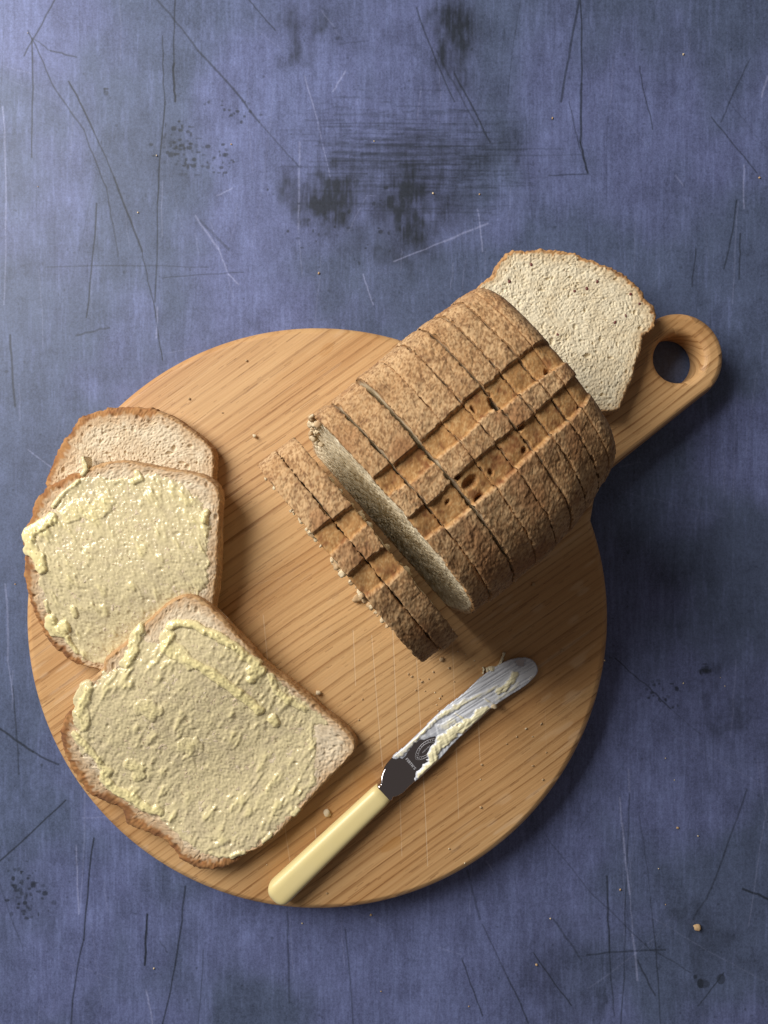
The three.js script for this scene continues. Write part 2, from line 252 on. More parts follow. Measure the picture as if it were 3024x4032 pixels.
function crustRelief(q, t, band, s) {
  const a = q * MM, b = t * MM, grain = pits(a / 1.25, b / 1.25, s + 15, 0.9, 0.3, 0.75) * 0.00015 + pits(a / 0.7, b / 0.7, s + 17, 0.8, 0.3, 0.7) * 0.00012;
  const gr = grain + (n2(a / 0.5, b / 0.5, s + 11) - 0.5) * 0.00026 + (n2(a / 1.9, b / 1.9, s + 12) - 0.5) * 0.00024 - 0.00040 * sstep(0.07, 0.0, Math.abs(fbm(a / 3.2, b / 3.2, s + 14, 2) - 0.5)) * n2(a / 6, b / 6, s + 16);
  return gr * (1 - 0.45 * band) + (fbm(a / 11, b / 11, s + 13, 3) - 0.5) * 0.0016;
}

// ---- the standing loaf: outline of a slice (s across, y up), two split bands along the top
const half = [[0.046, 0.0004], [0.0490, 0.0028], [0.0497, 0.010], [0.0502, 0.030], [0.0508, 0.055], [0.0510, 0.070], [0.0500, 0.081], [0.0462, 0.0895], [0.037, 0.0948], [0.022, 0.0985]];
const right = [[0.046, 0.0004], [0.0485, 0.0028], [0.0494, 0.010], [0.0500, 0.028], [0.0498, 0.045], [0.0486, 0.060], [0.0455, 0.073], [0.0400, 0.0835], [0.031, 0.0918], [0.017, 0.0975]];
const outline = [V2(0, 0), V2(0.030, 0), ...right.map(([x, y]) => V2(x, y)), V2(0, 0.1000), ...half.slice().reverse().map(([x, y]) => V2(-x, y)), V2(-0.030, 0)];
const NU = 760, ring0 = smoothLoop(outline, NU), CEN = V2(0, 0.047);
const arc0 = []; { let l = 0; for (let i = 0; i < NU; i++) { arc0.push(l); l += ring0[i].distanceTo(ring0[(i + 1) % NU]); } }
const nor0 = ring0.map((p, i) => { const a = ring0[(i + NU - 1) % NU], b = ring0[(i + 1) % NU], d = b.clone().sub(a).normalize(); return V2(d.y, -d.x); });
const bandsAt = (t) => [[-0.0170 + 0.0016 * (n2(t * 85, 1, 90) - 0.5), -0.0085 + 0.0016 * (n2(t * 85, 2, 91) - 0.5) + (t > 0.05 ? 0.0016 : 0)], [0.0012 + 0.0018 * (n2(t * 85, 3, 92) - 0.5), 0.0118 + 0.0018 * (n2(t * 85, 4, 93) - 0.5)]];
function bandOf(sx, y, t) {
  if (y < 0.07) return 0; let b = 0;
  const j = (n2(t * 700, sx * 700, 94) - 0.5) * 0.0005;
  for (const [l, r] of bandsAt(t)) b = Math.max(b, sstep(l - 0.0002, l + 0.0002, sx + j) * sstep(r + 0.0004, r - 0.0002, sx + j));
  return b;
}
const W_ = V2(0.636, 0.772), A_ = V2(0.772, -0.636), FRONT = V2(0.0036, 0.0153).addScaledVector(W_, -0.0055);
const taper = (x, t) => (x > 0 ? 1 - 0.26 * sstep(0.040, 0.105, t) : 1 - 0.05 * sstep(0.055, 0.100, t)), fall = (t) => 1 - 0.07 * sstep(0.045, 0.100, t);   // the loaf narrows to its heel
const yaw = -Math.atan2(W_.y, W_.x);
function standing(o) {
  // o: t (axial place of the front foot), th, lean (metres the top leans back over the height), sw, sh, shift, turn, seed, heel, label
  const g = thing('bread_slice', o.label, 'bread slice', o.group ?? 'slices of the cut loaf');
  const phi = Math.atan2(o.lean, 0.1), p = FRONT.clone().addScaledVector(A_, o.t).addScaledVector(W_, o.shift ?? 0);
  g.rotation.order = 'YXZ'; g.rotation.y = yaw + (o.turn ?? 0); g.rotation.x = -phi;
  g.position.set(p.x, TOP + Math.max(0, o.th * Math.sin(phi)) + 0.0003, p.y);
  const rows = o.heel ? 40 : Math.max(20, Math.round(o.th / 0.00042)), S = new Surf(), sd = o.seed;
  const frontRow = [], backRow = [], frontAt = [], backAt = [];
  const sw = o.sw ?? 1, sh = o.sh ?? 1;
  for (let r = 0; r <= rows; r++) {
    let v = r / rows, depth = v * o.th, k = 1;
    if (o.heel) { const e = v; depth = o.th * (e < 0.35 ? e * 1.0 : 0.35 + 0.65 * Math.sin((e - 0.35) / 0.65 * Math.PI / 2)); const q = Math.max(0, (e - 0.10) / 0.90); k = Math.pow(Math.max(0, 1 - Math.pow(q, 3.2)), 1 / 2.2); }
    for (let i = 0; i < NU; i++) {
      const tg = o.t + depth, b0 = ring0[i], nx = nor0[i].x, ny = nor0[i].y, q = arc0[i];
      const fade = o.heel ? sstep(0.25, 0.7, k) : 1, band = bandOf(b0.x * sw, b0.y, tg) * fade;
      let d = crustRelief(q, tg, band, 500) * sstep(-0.002, 0.006, b0.y) - band * (0.0012 + 0.0011 * n2(b0.x * 130, tg * 160, 97));
      const hole = pits(b0.x * MM / 6.5 + 7, tg * MM / 6.5, 611, 0.22, 0.12, 0.46) * band; d -= hole * 0.0036;
      const e = Math.min(v, o.heel ? 1 : 1 - v) * o.th; d -= 0.00045 * Math.pow(1 - clamp(e / 0.0008), 2);                       // soft arris of the cut
      const jag = (r === 0 || r === rows) && !o.heel ? (n2(q * 1400, sd, 98) - 0.5) * 0.0006 - (r === 0 ? 1 : -1) * 0.0009 * sstep(0.66, 0.9, n2(q * 330, sd + r, 99)) : 0;
      let x = (CEN.x + (b0.x - CEN.x) * k) * sw * taper(b0.x, tg) + nx * d, y = (CEN.y * (o.heel ? 1 - 0.18 * (1 - k) : 1) + (b0.y - CEN.y) * k) * sh * fall(tg) + ny * d;
      if (y < 0) y = 0;
      const c = crustColour(q + (o.heel ? (1 - k) * 0.05 : 0), tg, band, 500);
      const cc = hole > 0.12 ? mixc(c, bandB, 0.3) : c;
      const id = S.v(x, y, -depth + jag, cc);
      if (r === 0) { frontRow.push(id); frontAt.push([x, y, jag]); } if (r === rows) { backRow.push(id); backAt.push([x, y, -depth + jag]); }
    }
  }
  for (let r = 0; r < rows; r++) for (let i = 0; i < NU; i++) { const j = (i + 1) % NU, a = r * NU; S.quad(a + i, a + NU + i, a + NU + j, a + j); }
  add('crust', S.geo(), crustMat, g);
  const C = new Surf(), step = o.fine ? 1 : 3, rings = o.fine ? 96 : 22;
  const cap = (at, z0, sign, seed) => {
    const n = Math.floor(NU / step), base = C.p.length / 3, mid = C.v(0, CEN.y, z0 + sign * crumbRelief(0, CEN.y, seed), crumbColour(0, CEN.y, seed, TONE));
    for (let k = 1; k <= rings; k++) for (let i = 0; i < n; i++) {
      const [ex, ey, ez] = at[i * step], f = 1 - Math.pow(1 - k / rings, 1.5), x = ex * f, y = CEN.y + (ey - CEN.y) * f, d = (1 - f) * Math.hypot(ex, ey - CEN.y), edge = sstep(0, 0.0025, d);
      const rind = sstep(0.0026, 0.0010, d + 0.0012 * (n2(x * 900, y * 900, seed + 6) - 0.5)) * (ey > 0.06 ? 1 : 0.7);
      C.v(x, y, lerp(ez, z0 + sign * crumbRelief(x, y, seed), edge), mixc(crumbColour(x, y, seed, TONE), mixc([0.36, 0.175, 0.065], [0.50, 0.31, 0.14], n2(x * 1200, y * 1200, seed + 7)), rind));
    }
    for (let i = 0; i < n; i++) { const j = (i + 1) % n, f = base + 1; sign > 0 ? C.tri(mid, f + i, f + j) : C.tri(mid, f + j, f + i); }
    for (let k = 0; k < rings - 1; k++) for (let i = 0; i < n; i++) { const j = (i + 1) % n, a = base + 1 + k * n, b = a + n; sign > 0 ? C.quad(a + i, b + i, b + j, a + j) : C.quad(a + i, a + j, b + j, b + i); }
  };
  cap(frontAt, 0, 1, sd); if (!o.heel) cap(backAt, -o.th, -1, sd + 5);
  add('crumb', C.geo(), crumbMat, g);
  return g;
}
function lumps(list, seed, big = 1) {                 // small torn bits of crumb as one geometry; list of [x, y, z, radius]
  const parts = list.map(([x, y, z, r], i) => { const g = bit(seed + i * 7, r * big); g.translate(x, y, z); return g; });
  return mergeGeometries(parts);
}
function bit(seed, r) {
  const R = rng(seed), g = mergeVertices(new THREE.IcosahedronGeometry(1, 2).deleteAttribute('normal').deleteAttribute('uv')), p = g.attributes.position, ax = [0.7 + 0.6 * R(), 0.6 + 0.4 * R(), 0.7 + 0.6 * R()], o = R() * 50, col = [], t = R() < 0.3 ? 0.7 : R() * 0.3;
  for (let i = 0; i < p.count; i++) { const x = p.getX(i), y = p.getY(i), z = p.getZ(i), k = r * (0.62 + 0.8 * n2(x * 1.7 + o, y * 1.7 + z * 2.3, seed)); p.setXYZ(i, x * k * ax[0], y * k * ax[1], z * k * ax[2]); const c = mixc([0.70, 0.58, 0.38], [0.42, 0.24, 0.10], clamp(t + 0.3 * (n2(x * 3, z * 3 + y, seed + 1) - 0.5))); col.push(...c); }
  g.setAttribute('color', new THREE.Float32BufferAttribute(col, 3)); g.computeVertexNormals(); return g;
}
const ordinal = ['', 'second', 'third', 'fourth', 'fifth', 'sixth', 'seventh', 'eighth'];
const sFront = standing({ t: -0.0222, th: 0.0084, lean: 0.0050, sw: 1.01, sh: 0.985, shift: -0.0012, seed: 101, fine: false, label: 'outer of the two crusty slices standing apart from the loaf, above bare board', group: 'two slices standing apart from the loaf' });
const sPair = standing({ t: -0.0135, th: 0.0084, lean: 0.0050, sw: 1.015, sh: 0.99, shift: -0.0004, seed: 111, fine: false, label: 'inner of the two slices standing apart, across the dark gap from the loaf', group: 'two slices standing apart from the loaf' });
const specs = [[0.0004, 0.0078, 0.0118, 0, 0.025], [0.0096, 0.0113, 0.0108, 0.0005, 0.010], [0.0222, 0.0104, 0.0106, 0, 0], [0.0329, 0.0096, 0.0100, 0.0002, 0], [0.0428, 0.0086, 0.0098, -0.0002, 0], [0.0527, 0.0080, 0.0090, 0.0003, -0.004], [0.0610, 0.0084, 0.0090, 0, -0.004], [0.0697, 0.0068, 0.0090, -0.0002, -0.004]];
const stack = specs.map(([t, th, lean, shift, turn], i) => standing({ t, th, lean, shift: shift - 0.003, turn, seed: 130 + i * 10, fine: i === 0,
  label: i === 0 ? 'slice at the open end of the loaf, pale crumb face towards the gap' : ordinal[i] + ' slice of the brown loaf, counted from its open crumb end' }));
standing({ t: 0.0768, th: 0.0105, lean: 0.0085, shift: -0.003, heel: true, seed: 230, label: 'rounded heel of the brown loaf, beside the slice lying on the handle' });
{ // torn crumb clinging to the cut edges
  const R = rng(71), a = [], b = [];
  for (let i = 0; i < 34; i++) { const s = lerp(-0.045, 0.026, Math.pow(R(), 0.8)), y = 0.097 - 0.30 * Math.max(0, Math.abs(s) - 0.03) - R() * 0.016; a.push([s, y, 0.0002 + R() * 0.0007, 0.0005 + R() * R() * 0.0014]); }
  add('torn_crumb', lumps(a, 300), crumbMat, sFront);
  for (let i = 0; i < 16; i++) { const s = lerp(-0.03, 0.03, R()), y = 0.095 - R() * 0.02; b.push([s, y, -0.0084 - R() * 0.0006, 0.0006 + R() * 0.0009]); }
  add('torn_crumb', lumps(b, 420), crumbMat, sPair);
  const c = []; for (let i = 0; i < 46; i++) { const y = 0.040 + R() * 0.048; c.push([-0.0490 + R() * R() * 0.006, y, 0.0002 + R() * 0.0008, 0.0005 + R() * R() * 0.0013]); }
  add('torn_crumb', lumps(c, 640), crumbMat, stack[0]);
}

// ---- slices lying flat
const SL = 0.0095;                                     // thickness
function lying(o) {
  const NP = 700, pts = smoothLoop(planAll(o.outline, TOP + SL + (o.mean ?? 0)), NP, 0.5);
  const cen = pts.reduce((s, p) => s.add(p), V2(0, 0)).multiplyScalar(1 / NP);
  const g = thing('bread_slice', o.label, 'bread slice', o.group); g.position.set(cen.x, TOP + 0.0002, cen.y);
  const nor = pts.map((p, i) => { const a = pts[(i + NP - 3) % NP], b = pts[(i + 3) % NP], d = b.clone().sub(a).normalize(), n = V2(d.y, -d.x); return n.dot(p.clone().sub(cen)) < 0 ? n.negate() : n; });
  const top = (x, z) => SL + o.lift(x, z);
  const lob = pts.map((p) => o.crown(p)); // 0 at sides and foot, 1 on the domed top crust
  let arc = 0; const arcs = pts.map((p, i) => { const a = arc; arc += p.distanceTo(pts[(i + 1) % NP]); return a; });
  const ragged = arcs.map((q, i) => (n2(q * 900, 1, o.seed + 1) - 0.5) * lerp(0.0002, 0.0007, lob[i]) + (n2(q * 320, 2, o.seed + 2) - 0.5) * lerp(0.0003, 0.0010, lob[i]));
  const edge = pts.map((p, i) => p.clone().addScaledVector(nor[i], ragged[i]));
  const rim = lob.map((l, i) => lerp(0.0015, o.rimWide ?? 0.0046, l) * (0.4 + 0.7 * n2(arcs[i] * 90, 3, o.seed + 3) + 0.5 * n2(arcs[i] * 420, 4, o.seed + 3)));
  const inner = edge.map((p, i) => p.clone().addScaledVector(nor[i], -rim[i]));
  // crumb: top face to the rim, and the under face
  const C = new Surf(), RG = o.rings ?? 150, relief = (x, z) => crumbRelief(x, z, o.seed) * 1.0;
  const mid = C.v(0, top(cen.x, cen.y) + relief(cen.x, cen.y), 0, TONE[0]);
  for (let k = 1; k <= RG; k++) for (let i = 0; i < NP; i++) {
    const f = Math.pow(k / RG, 0.72), x = lerp(cen.x, inner[i].x, f), z = lerp(cen.y, inner[i].y, f), e = sstep(0, 0.006, (1 - f) * inner[i].distanceTo(cen));
    const col = mixc(mixc(crumbColour(x, z, o.seed, o.tone), o.rimTone ?? [0.46, 0.25, 0.10], 0.5), crumbColour(x, z, o.seed, o.tone), clamp(e + 0.6 * (n2(x * 700, z * 700, o.seed + 8) - 0.35)));
    C.v(x - cen.x, top(x, z) + relief(x, z), z - cen.y, col);
  }
  for (let i = 0; i < NP; i++) C.tri(mid, 1 + (i + 1) % NP, 1 + i);
  for (let k = 0; k < RG - 1; k++) for (let i = 0; i < NP; i++) { const j = (i + 1) % NP, a = 1 + k * NP, b = a + NP; C.quad(a + i, a + j, b + j, b + i); }
  const u0 = C.p.length / 3; C.v(0, o.lift(cen.x, cen.y), 0, TONE[0]); for (let i = 0; i < NP; i++) C.v(edge[i].x - cen.x, o.lift(edge[i].x, edge[i].y), edge[i].y - cen.y, TONE[0]);
  for (let i = 0; i < NP; i++) C.tri(u0, u0 + 1 + i, u0 + 1 + (i + 1) % NP);
  const flip = pts.reduce((s, p, i) => s + p.x * pts[(i + 1) % NP].y - p.y * pts[(i + 1) % NP].x, 0) < 0;
  const turn = (S) => { if (flip) for (let i = 0; i < S.i.length; i += 3) { const t = S.i[i]; S.i[i] = S.i[i + 1]; S.i[i + 1] = t; } };
  turn(C); add('crumb', C.geo(), crumbMat, g);
  // crust: rim seen from above, rounded arris, side
  const S = new Surf(), rows = 7, side = 18;
  for (let k = 0; k <= rows + side; k++) for (let i = 0; i < NP; i++) {
    let x, y, z, out; const q = arcs[i];
    if (k <= rows) { out = k / rows; x = lerp(inner[i].x, edge[i].x, out); z = lerp(inner[i].y, edge[i].y, out); const t = top(x, z), re = relief(x, z); y = t + re * (1 - 0.6 * out) + (n2(x * 1500, z * 1500, o.seed + 9) - 0.5) * 0.0007 * out - 0.0007 * Math.pow(out, 4); }
    else { const v = (k - rows) / side, bulge = 0.0006 * Math.sin(v * Math.PI) + crustRelief(q, v * SL, 0, o.seed + 400) * (1 - v * 0.5), e = edge[i]; x = e.x + nor[i].x * bulge; z = e.y + nor[i].y * bulge; y = lerp(top(e.x, e.y) - 0.0007, o.lift(e.x, e.y), v); out = 1; }
    const brown = lob[i] > 0.5 ? mixc(...(o.crownTone ?? [[0.30, 0.120, 0.038], [0.44, 0.225, 0.08]]), n2(q * 500, k * 0.7, o.seed + 5)) : mixc([0.42, 0.225, 0.09], [0.54, 0.35, 0.17], n2(q * 400, k * 0.5, o.seed + 6));
    const dark = sstep(0.48, 0.72, fbm(q * 180, k * 0.22, o.seed + 7, 3)) * (lob[i] > 0.5 ? 0.8 : 0.3);
    let c = mixc(brown, [0.13, 0.05, 0.022], dark * out); if (k > rows) c = mixc(c, crustColour(q, (k - rows) / side * SL, 0, o.seed + 400), 0.55);
    if (k <= rows) c = mixc(mixc(crumbColour(x, z, o.seed, o.tone), o.rimTone ?? [0.46, 0.25, 0.10], 0.5), c, sstep(0.05, 0.5, out + 0.5 * (n2(x * 900, z * 900, o.seed + 10) - 0.5)));
    S.v(x - cen.x, y, z - cen.y, c);
  }
  for (let k = 0; k < rows + side; k++) for (let i = 0; i < NP; i++) { const j = (i + 1) % NP, a = k * NP, b = a + NP; S.quad(a + i, a + j, b + j, b + i); }
  turn(S); add('crust', S.geo(), crustMat, g);
  return { g, cen, top, edge };
}
function butter(slice, o) {                           // spread as a relief that thins out to nothing at its rim
  const poly = planAll(o.poly, TOP + SL), ridges = o.ridges.map(([pts, w, h]) => [planAll(pts, TOP + SL), w * 1.2, h * 0.72]), st = 0.00036;
  let x0 = 1e9, x1 = -1e9, z0 = 1e9, z1 = -1e9; for (const p of [...poly, ...ridges.flatMap((r) => r[0])]) { x0 = Math.min(x0, p.x - 0.003); x1 = Math.max(x1, p.x + 0.003); z0 = Math.min(z0, p.y - 0.003); z1 = Math.max(z1, p.y + 0.003); }
  const nx = Math.ceil((x1 - x0) / st), nz = Math.ceil((z1 - z0) / st), T = new Float32Array((nx + 1) * (nz + 1)), id = new Int32Array(T.length).fill(-1), ca = Math.cos(o.dir), sa = Math.sin(o.dir), S = new Surf();
  for (let j = 0; j <= nz; j++) for (let i = 0; i <= nx; i++) {
    const x = x0 + i * st, z = z0 + j * st, a = x * MM, b = z * MM, al = a * ca + b * sa, ac = -a * sa + b * ca;
    let sd = sdPoly(poly, x, z) + (fbm(a / 2.4, b / 2.4, o.seed + 1, 3) - 0.5) * 0.0034 + (n2(a / 0.9, b / 0.9, o.seed + 2) - 0.5) * 0.0010;
    const dabs = n2(al / 5.5, ac / 1.7, o.seed + 3) * 0.65 + n2(al / 2.2, ac / 0.9, o.seed + 4) * 0.35, thick = sstep(0.52, 0.75, fbm(al / 9, ac / 5, o.seed + 5, 3));
    const heavy = sstep(0.012, 0.002, sd) * 0.5 + thick * 0.7;
    let t = sd < 0 ? sd * 0.8 : 0.00016 * sstep(0, 0.0008, sd) + sstep(0, 0.0018, sd) * ((0.00016 + 0.00040 * heavy) * sstep(0.36, 0.84, dabs) * 1.25 + 0.00030 * thick + 0.00026 * (1 - 0.7 * thick) * (n2(a / 0.62, b / 0.62, o.seed + 6) - 0.5) + 0.00016 * (n2(a / 1.5, b / 1.5, o.seed + 9) - 0.5)) + 0.00030 * sstep(0.0028, 0.0008, sd) * sstep(0, 0.0010, sd) * sstep(0.4, 0.8, n2(a / 5, b / 5, o.seed + 12));
    let ext = 0; for (const [path, w, h] of ridges) { const d = dPath(path, x, z) + (n2(a / 2.4, b / 2.4, o.seed + 7) - 0.5) * w * 0.55; if (d < w * 1.4) ext = Math.max(ext, h * Math.sqrt(Math.max(0, 1 - (d / w) * (d / w))) + (d < w ? 0.0002 : -0.0004 * (d / w - 1))); }
    if (ext > 0) t = Math.max(t, 0) + ext;
    T[j * (nx + 1) + i] = t;
  }
  const vert = (i, j) => {
    const k = j * (nx + 1) + i; if (id[k] >= 0) return id[k];
    const x = x0 + i * st, z = z0 + j * st, t = T[k], y = slice.top(x, z) + 0.35 * crumbRelief(x, z, o.crumb) + t - 0.00005;
    let c = mixc([0.700, 0.595, 0.350], [0.850, 0.735, 0.365], sstep(0.0001, 0.0017, t)); const a = x * MM, b = z * MM;
    const fl = pits(a / 2.6, b / 2.6, o.seed + 70, 0.26, 0.06, 0.16); if (fl > 0.05) c = mixc(c, [0.24, 0.13, 0.08], 0.7);
    c = mixc(c, [0.55, 0.455, 0.30], 0.4 * sstep(0.5, 0.8, fbm(a / 6, b / 6, o.seed + 8, 3)) * (1 - sstep(0.0004, 0.0011, t)));
    return (id[k] = S.v(x - slice.cen.x, y, z - slice.cen.y, c));
  };
  for (let j = 0; j < nz; j++) for (let i = 0; i < nx; i++) {
    const k = j * (nx + 1) + i, m = Math.max(T[k], T[k + 1], T[k + nx + 1], T[k + nx + 2]); if (m <= 0) continue;
    const a = vert(i, j), b = vert(i + 1, j), c = vert(i + 1, j + 1), d = vert(i, j + 1); S.quad(a, d, c, b);
  }
  add('butter', S.geo(), butterMat, slice.g);
}
const flat = () => 0;
const A_out = [...crop([[190, 740], [195, 620], [230, 500], [270, 420], [320, 330], [360, 280], [395, 240], [420, 190], [500, 145], [590, 130], [640, 105], [760, 95], [880, 100], [1000, 130], [1120, 180], [1230, 260], [1330, 340], [1390, 410], [1405, 480], [1400, 600]], 80, 1550, 0.5425), [836, 1960], [815, 2060], [750, 2150], [600, 2190], [400, 2190], [240, 2150], [190, 2060]];
const B_out = [...crop([[420, 600], [500, 575], [650, 520], [820, 500], [900, 510], [1050, 540], [1250, 575], [1380, 610], [1450, 670], [1480, 750], [1475, 900], [1470, 1050], [1465, 1200], [1450, 1350], [1428, 1480]], 80, 1550, 0.5425), [842, 2420], [800, 2500], [680, 2580], [560, 2632], [470, 2645], ...crop([[640, 2010], [560, 2000], [420, 1960], [330, 1900], [230, 1810], [190, 1720], [150, 1620], [110, 1500], [100, 1400], [85, 1300], [90, 1220], [100, 1120], [85, 1060], [110, 980], [150, 900], [170, 800], [230, 720], [330, 650]], 80, 1550, 0.5425)];
const C_out = crop([[735, 48], [790, 55], [860, 105], [950, 200], [1050, 310], [1150, 430], [1280, 530], [1400, 640], [1530, 750], [1585, 820], [1585, 870], [1540, 930], [1440, 1030], [1330, 1150], [1220, 1270], [1120, 1360], [1000, 1420], [960, 1455], [880, 1485], [780, 1480], [690, 1445], [640, 1390], [580, 1330], [490, 1290], [400, 1250], [375, 1190], [340, 1160], [230, 1110], [160, 1030], [115, 940], [85, 840], [80, 750], [105, 680], [150, 620], [180, 560], [235, 490], [310, 430], [330, 370], [440, 280], [540, 180], [640, 90]], 200, 2300, 0.7535);
const D_out = [...crop([[120, 350], [200, 290], [235, 225], [280, 170], [330, 140], [450, 130], [550, 122], [650, 140], [720, 150], [760, 180], [850, 205], [930, 240], [1000, 285], [1070, 345], [1120, 410], [1165, 470], [1178, 560], [1150, 610], [1110, 640], [1095, 720], [1060, 800], [1045, 880], [1010, 960], [980, 1030], [950, 1080], [850, 1090], [800, 1080]], 1800, 900, 0.663), [2240, 1590], [2130, 1530], [2050, 1440], [1960, 1330], [1890, 1220]];
const A_pl = planAll(A_out, TOP + SL), B_pl = planAll(B_out, TOP + SL);
const liftB = (x, z) => 1.06 * SL * sstep(-0.062, -0.0005, sdPoly(A_pl, x, z));
const liftC = (x, z) => { const s = sdPoly(B_pl, x, z); return s < -0.07 ? 0 : 1.06 * SL * sstep(-0.07, -0.0005, s); };
const crownBy = (ax, ay, bx, by, s0) => (p) => { const a = plan(ax, ay, TOP + SL), b = plan(bx, by, TOP + SL), d = b.clone().sub(a), n = V2(-d.y, d.x).normalize(); return sstep(-0.003, 0.003, s0 * n.dot(p.clone().sub(a))); };
const slA = lying({ outline: A_out, seed: 700, lift: flat, tone: TONE_A, crown: crownBy(240, 2100, 640, 1590, -1), rings: 130, label: 'plain unbuttered slice half covered by a buttered one, overhanging the board rim' });
const slB = lying({ outline: B_out, seed: 740, lift: liftB, tone: TONE_A, crown: crownBy(360, 1800, 330, 2700, 1), rings: 130, label: 'buttered slice overlapping the plain one, with a thick butter dab at its crust' });
const slC = lying({ outline: C_out, seed: 780, lift: liftC, tone: TONE_A, crown: crownBy(240, 2640, 1010, 3440, 1), rings: 130, label: 'buttered slice beside the knife, long butter ridges near its straight edge' });
const slD = lying({ outline: D_out, seed: 820, lift: flat, tone: TONE, crown: crownBy(1860, 1150, 2600, 1330, -1), rings: 150, rimTone: [0.60, 0.42, 0.22], rimWide: 0.0021, crownTone: [[0.44, 0.215, 0.075], [0.56, 0.33, 0.14]], label: 'plain slice lying on the board handle behind the loaf' });
const z1 = (l) => crop(l, 80, 1550, 0.5425), z2 = (l) => crop(l, 200, 2300, 0.7535);
butter(slB, { seed: 900, crumb: 740, dir: 1.1, poly: [...z1([[500, 620], [640, 600], [740, 640], [860, 610], [960, 590], [1100, 610], [1220, 660], [1300, 740], [1360, 800], [1400, 900], [1410, 1000], [1400, 1130], [1400, 1300], [1360, 1430], [1300, 1480]]), [770, 2410], [640, 2500], [520, 2580], ...z1([[640, 1960], [560, 1960], [440, 1910], [350, 1800], [300, 1720], [250, 1620], [240, 1500], [190, 1370], [200, 1260], [230, 1180], [200, 1120], [150, 1030], [200, 960], [290, 900], [310, 860], [370, 760], [440, 680]])],
  ridges: [[z1([[300, 900], [240, 940], [160, 985], [130, 1030], [145, 1090], [175, 1150], [215, 1200], [220, 1245]]), 0.0025, 0.0017], [z1([[150, 1080], [130, 1130]]), 0.0022, 0.0010], [z1([[250, 1640], [260, 1700], [320, 1710], [350, 1680]]), 0.0026, 0.0017], [z1([[370, 1760], [390, 1820], [420, 1870]]), 0.0010, 0.0010], [z1([[430, 870], [520, 840], [600, 860], [680, 800]]), 0.0036, 0.0006], [z1([[520, 590], [540, 560], [520, 480]]), 0.0010, 0.0010], [z1([[1390, 860], [1380, 920]]), 0.0012, 0.0014], [z1([[490, 640], [430, 680], [360, 750], [310, 820]]), 0.0009, 0.0009], [z1([[900, 590], [920, 620], [880, 640]]), 0.0014, 0.0009], [z1([[430, 1550], [440, 1600]]), 0.0012, 0.0010], [z1([[230, 1500], [240, 1570]]), 0.0008, 0.0008]] });
butter(slC, { seed: 940, crumb: 780, dir: 2.1, poly: z2([[490, 205], [525, 215], [525, 270], [600, 290], [640, 250], [645, 190], [700, 172], [850, 215], [950, 270], [1040, 340], [1110, 390], [1150, 440], [1250, 560], [1330, 620], [1420, 690], [1450, 730], [1370, 730], [1380, 800], [1400, 860], [1385, 930], [1390, 1030], [1330, 1130], [1250, 1210], [1150, 1310], [1050, 1380], [960, 1420], [860, 1430], [780, 1400], [700, 1340], [620, 1270], [560, 1210], [480, 1190], [400, 1130], [320, 1080], [280, 1000], [250, 900], [170, 860], [145, 790], [190, 720], [170, 640], [220, 520], [260, 500], [310, 440], [420, 410], [425, 350], [470, 260]]),
  ridges: [[z2([[655, 200], [700, 185], [780, 195], [860, 235], [960, 290], [1030, 350]]), 0.0017, 0.0017], [z2([[1030, 360], [1090, 400], [1060, 440], [1110, 430], [1065, 480]]), 0.0019, 0.0014], [z2([[640, 250], [645, 320], [700, 340], [760, 390]]), 0.0028, 0.0010], [z2([[740, 370], [860, 440], [920, 490], [1000, 560], [1060, 610], [1095, 650]]), 0.0019, 0.0016], [z2([[230, 520], [205, 590], [190, 650], [205, 710]]), 0.0030, 0.0009], [z2([[505, 215], [485, 240]]), 0.0020, 0.0016], [z2([[480, 260], [470, 320], [430, 390]]), 0.0022, 0.0010], [z2([[310, 960], [290, 1000], [330, 1060], [390, 1090], [430, 1110], [480, 1150], [520, 1175], [570, 1185]]), 0.0020, 0.0013], [z2([[150, 760], [230, 850], [280, 930]]), 0.0014, 0.0010], [z2([[1268, 1200], [1290, 1178]]), 0.0011, 0.0010], [z2([[1110, 1345], [1150, 1308]]), 0.0010, 0.0009], [z2([[950, 1425], [985, 1405], [1010, 1400]]), 0.0010, 0.0009], [z2([[1160, 470], [1180, 540], [1240, 600], [1330, 650]]), 0.0014, 0.0009], [z2([[1165, 700], [1180, 720]]), 0.0020, 0.0012], [z2([[520, 620], [560, 640]]), 0.0036, 0.0007], [z2([[430, 930], [480, 950], [470, 990]]), 0.0024, 0.0008], [z2([[720, 830], [760, 830]]), 0.0034, 0.0006]] });
{ // seeds showing in the crumb of the slice on the handle
  const R = rng(9), sg = new THREE.SphereGeometry(1, 10, 8);
  for (const [x, y] of crop([[832, 315], [770, 357], [697, 373], [440, 215], [1030, 390], [937, 557], [597, 630], [310, 315], [1083, 447], [1000, 520]], 1800, 900, 0.663)) { const q = plan(x, y, TOP + SL), m = add('seed', sg, seedMat, slD.g); m.position.set(q.x - slD.cen.x, SL - 0.0001, q.y - slD.cen.y); m.scale.set(0.00065 + 0.0004 * R(), 0.0005, 0.0005 + 0.0003 * R()); m.rotation.y = R() * 3; }
}

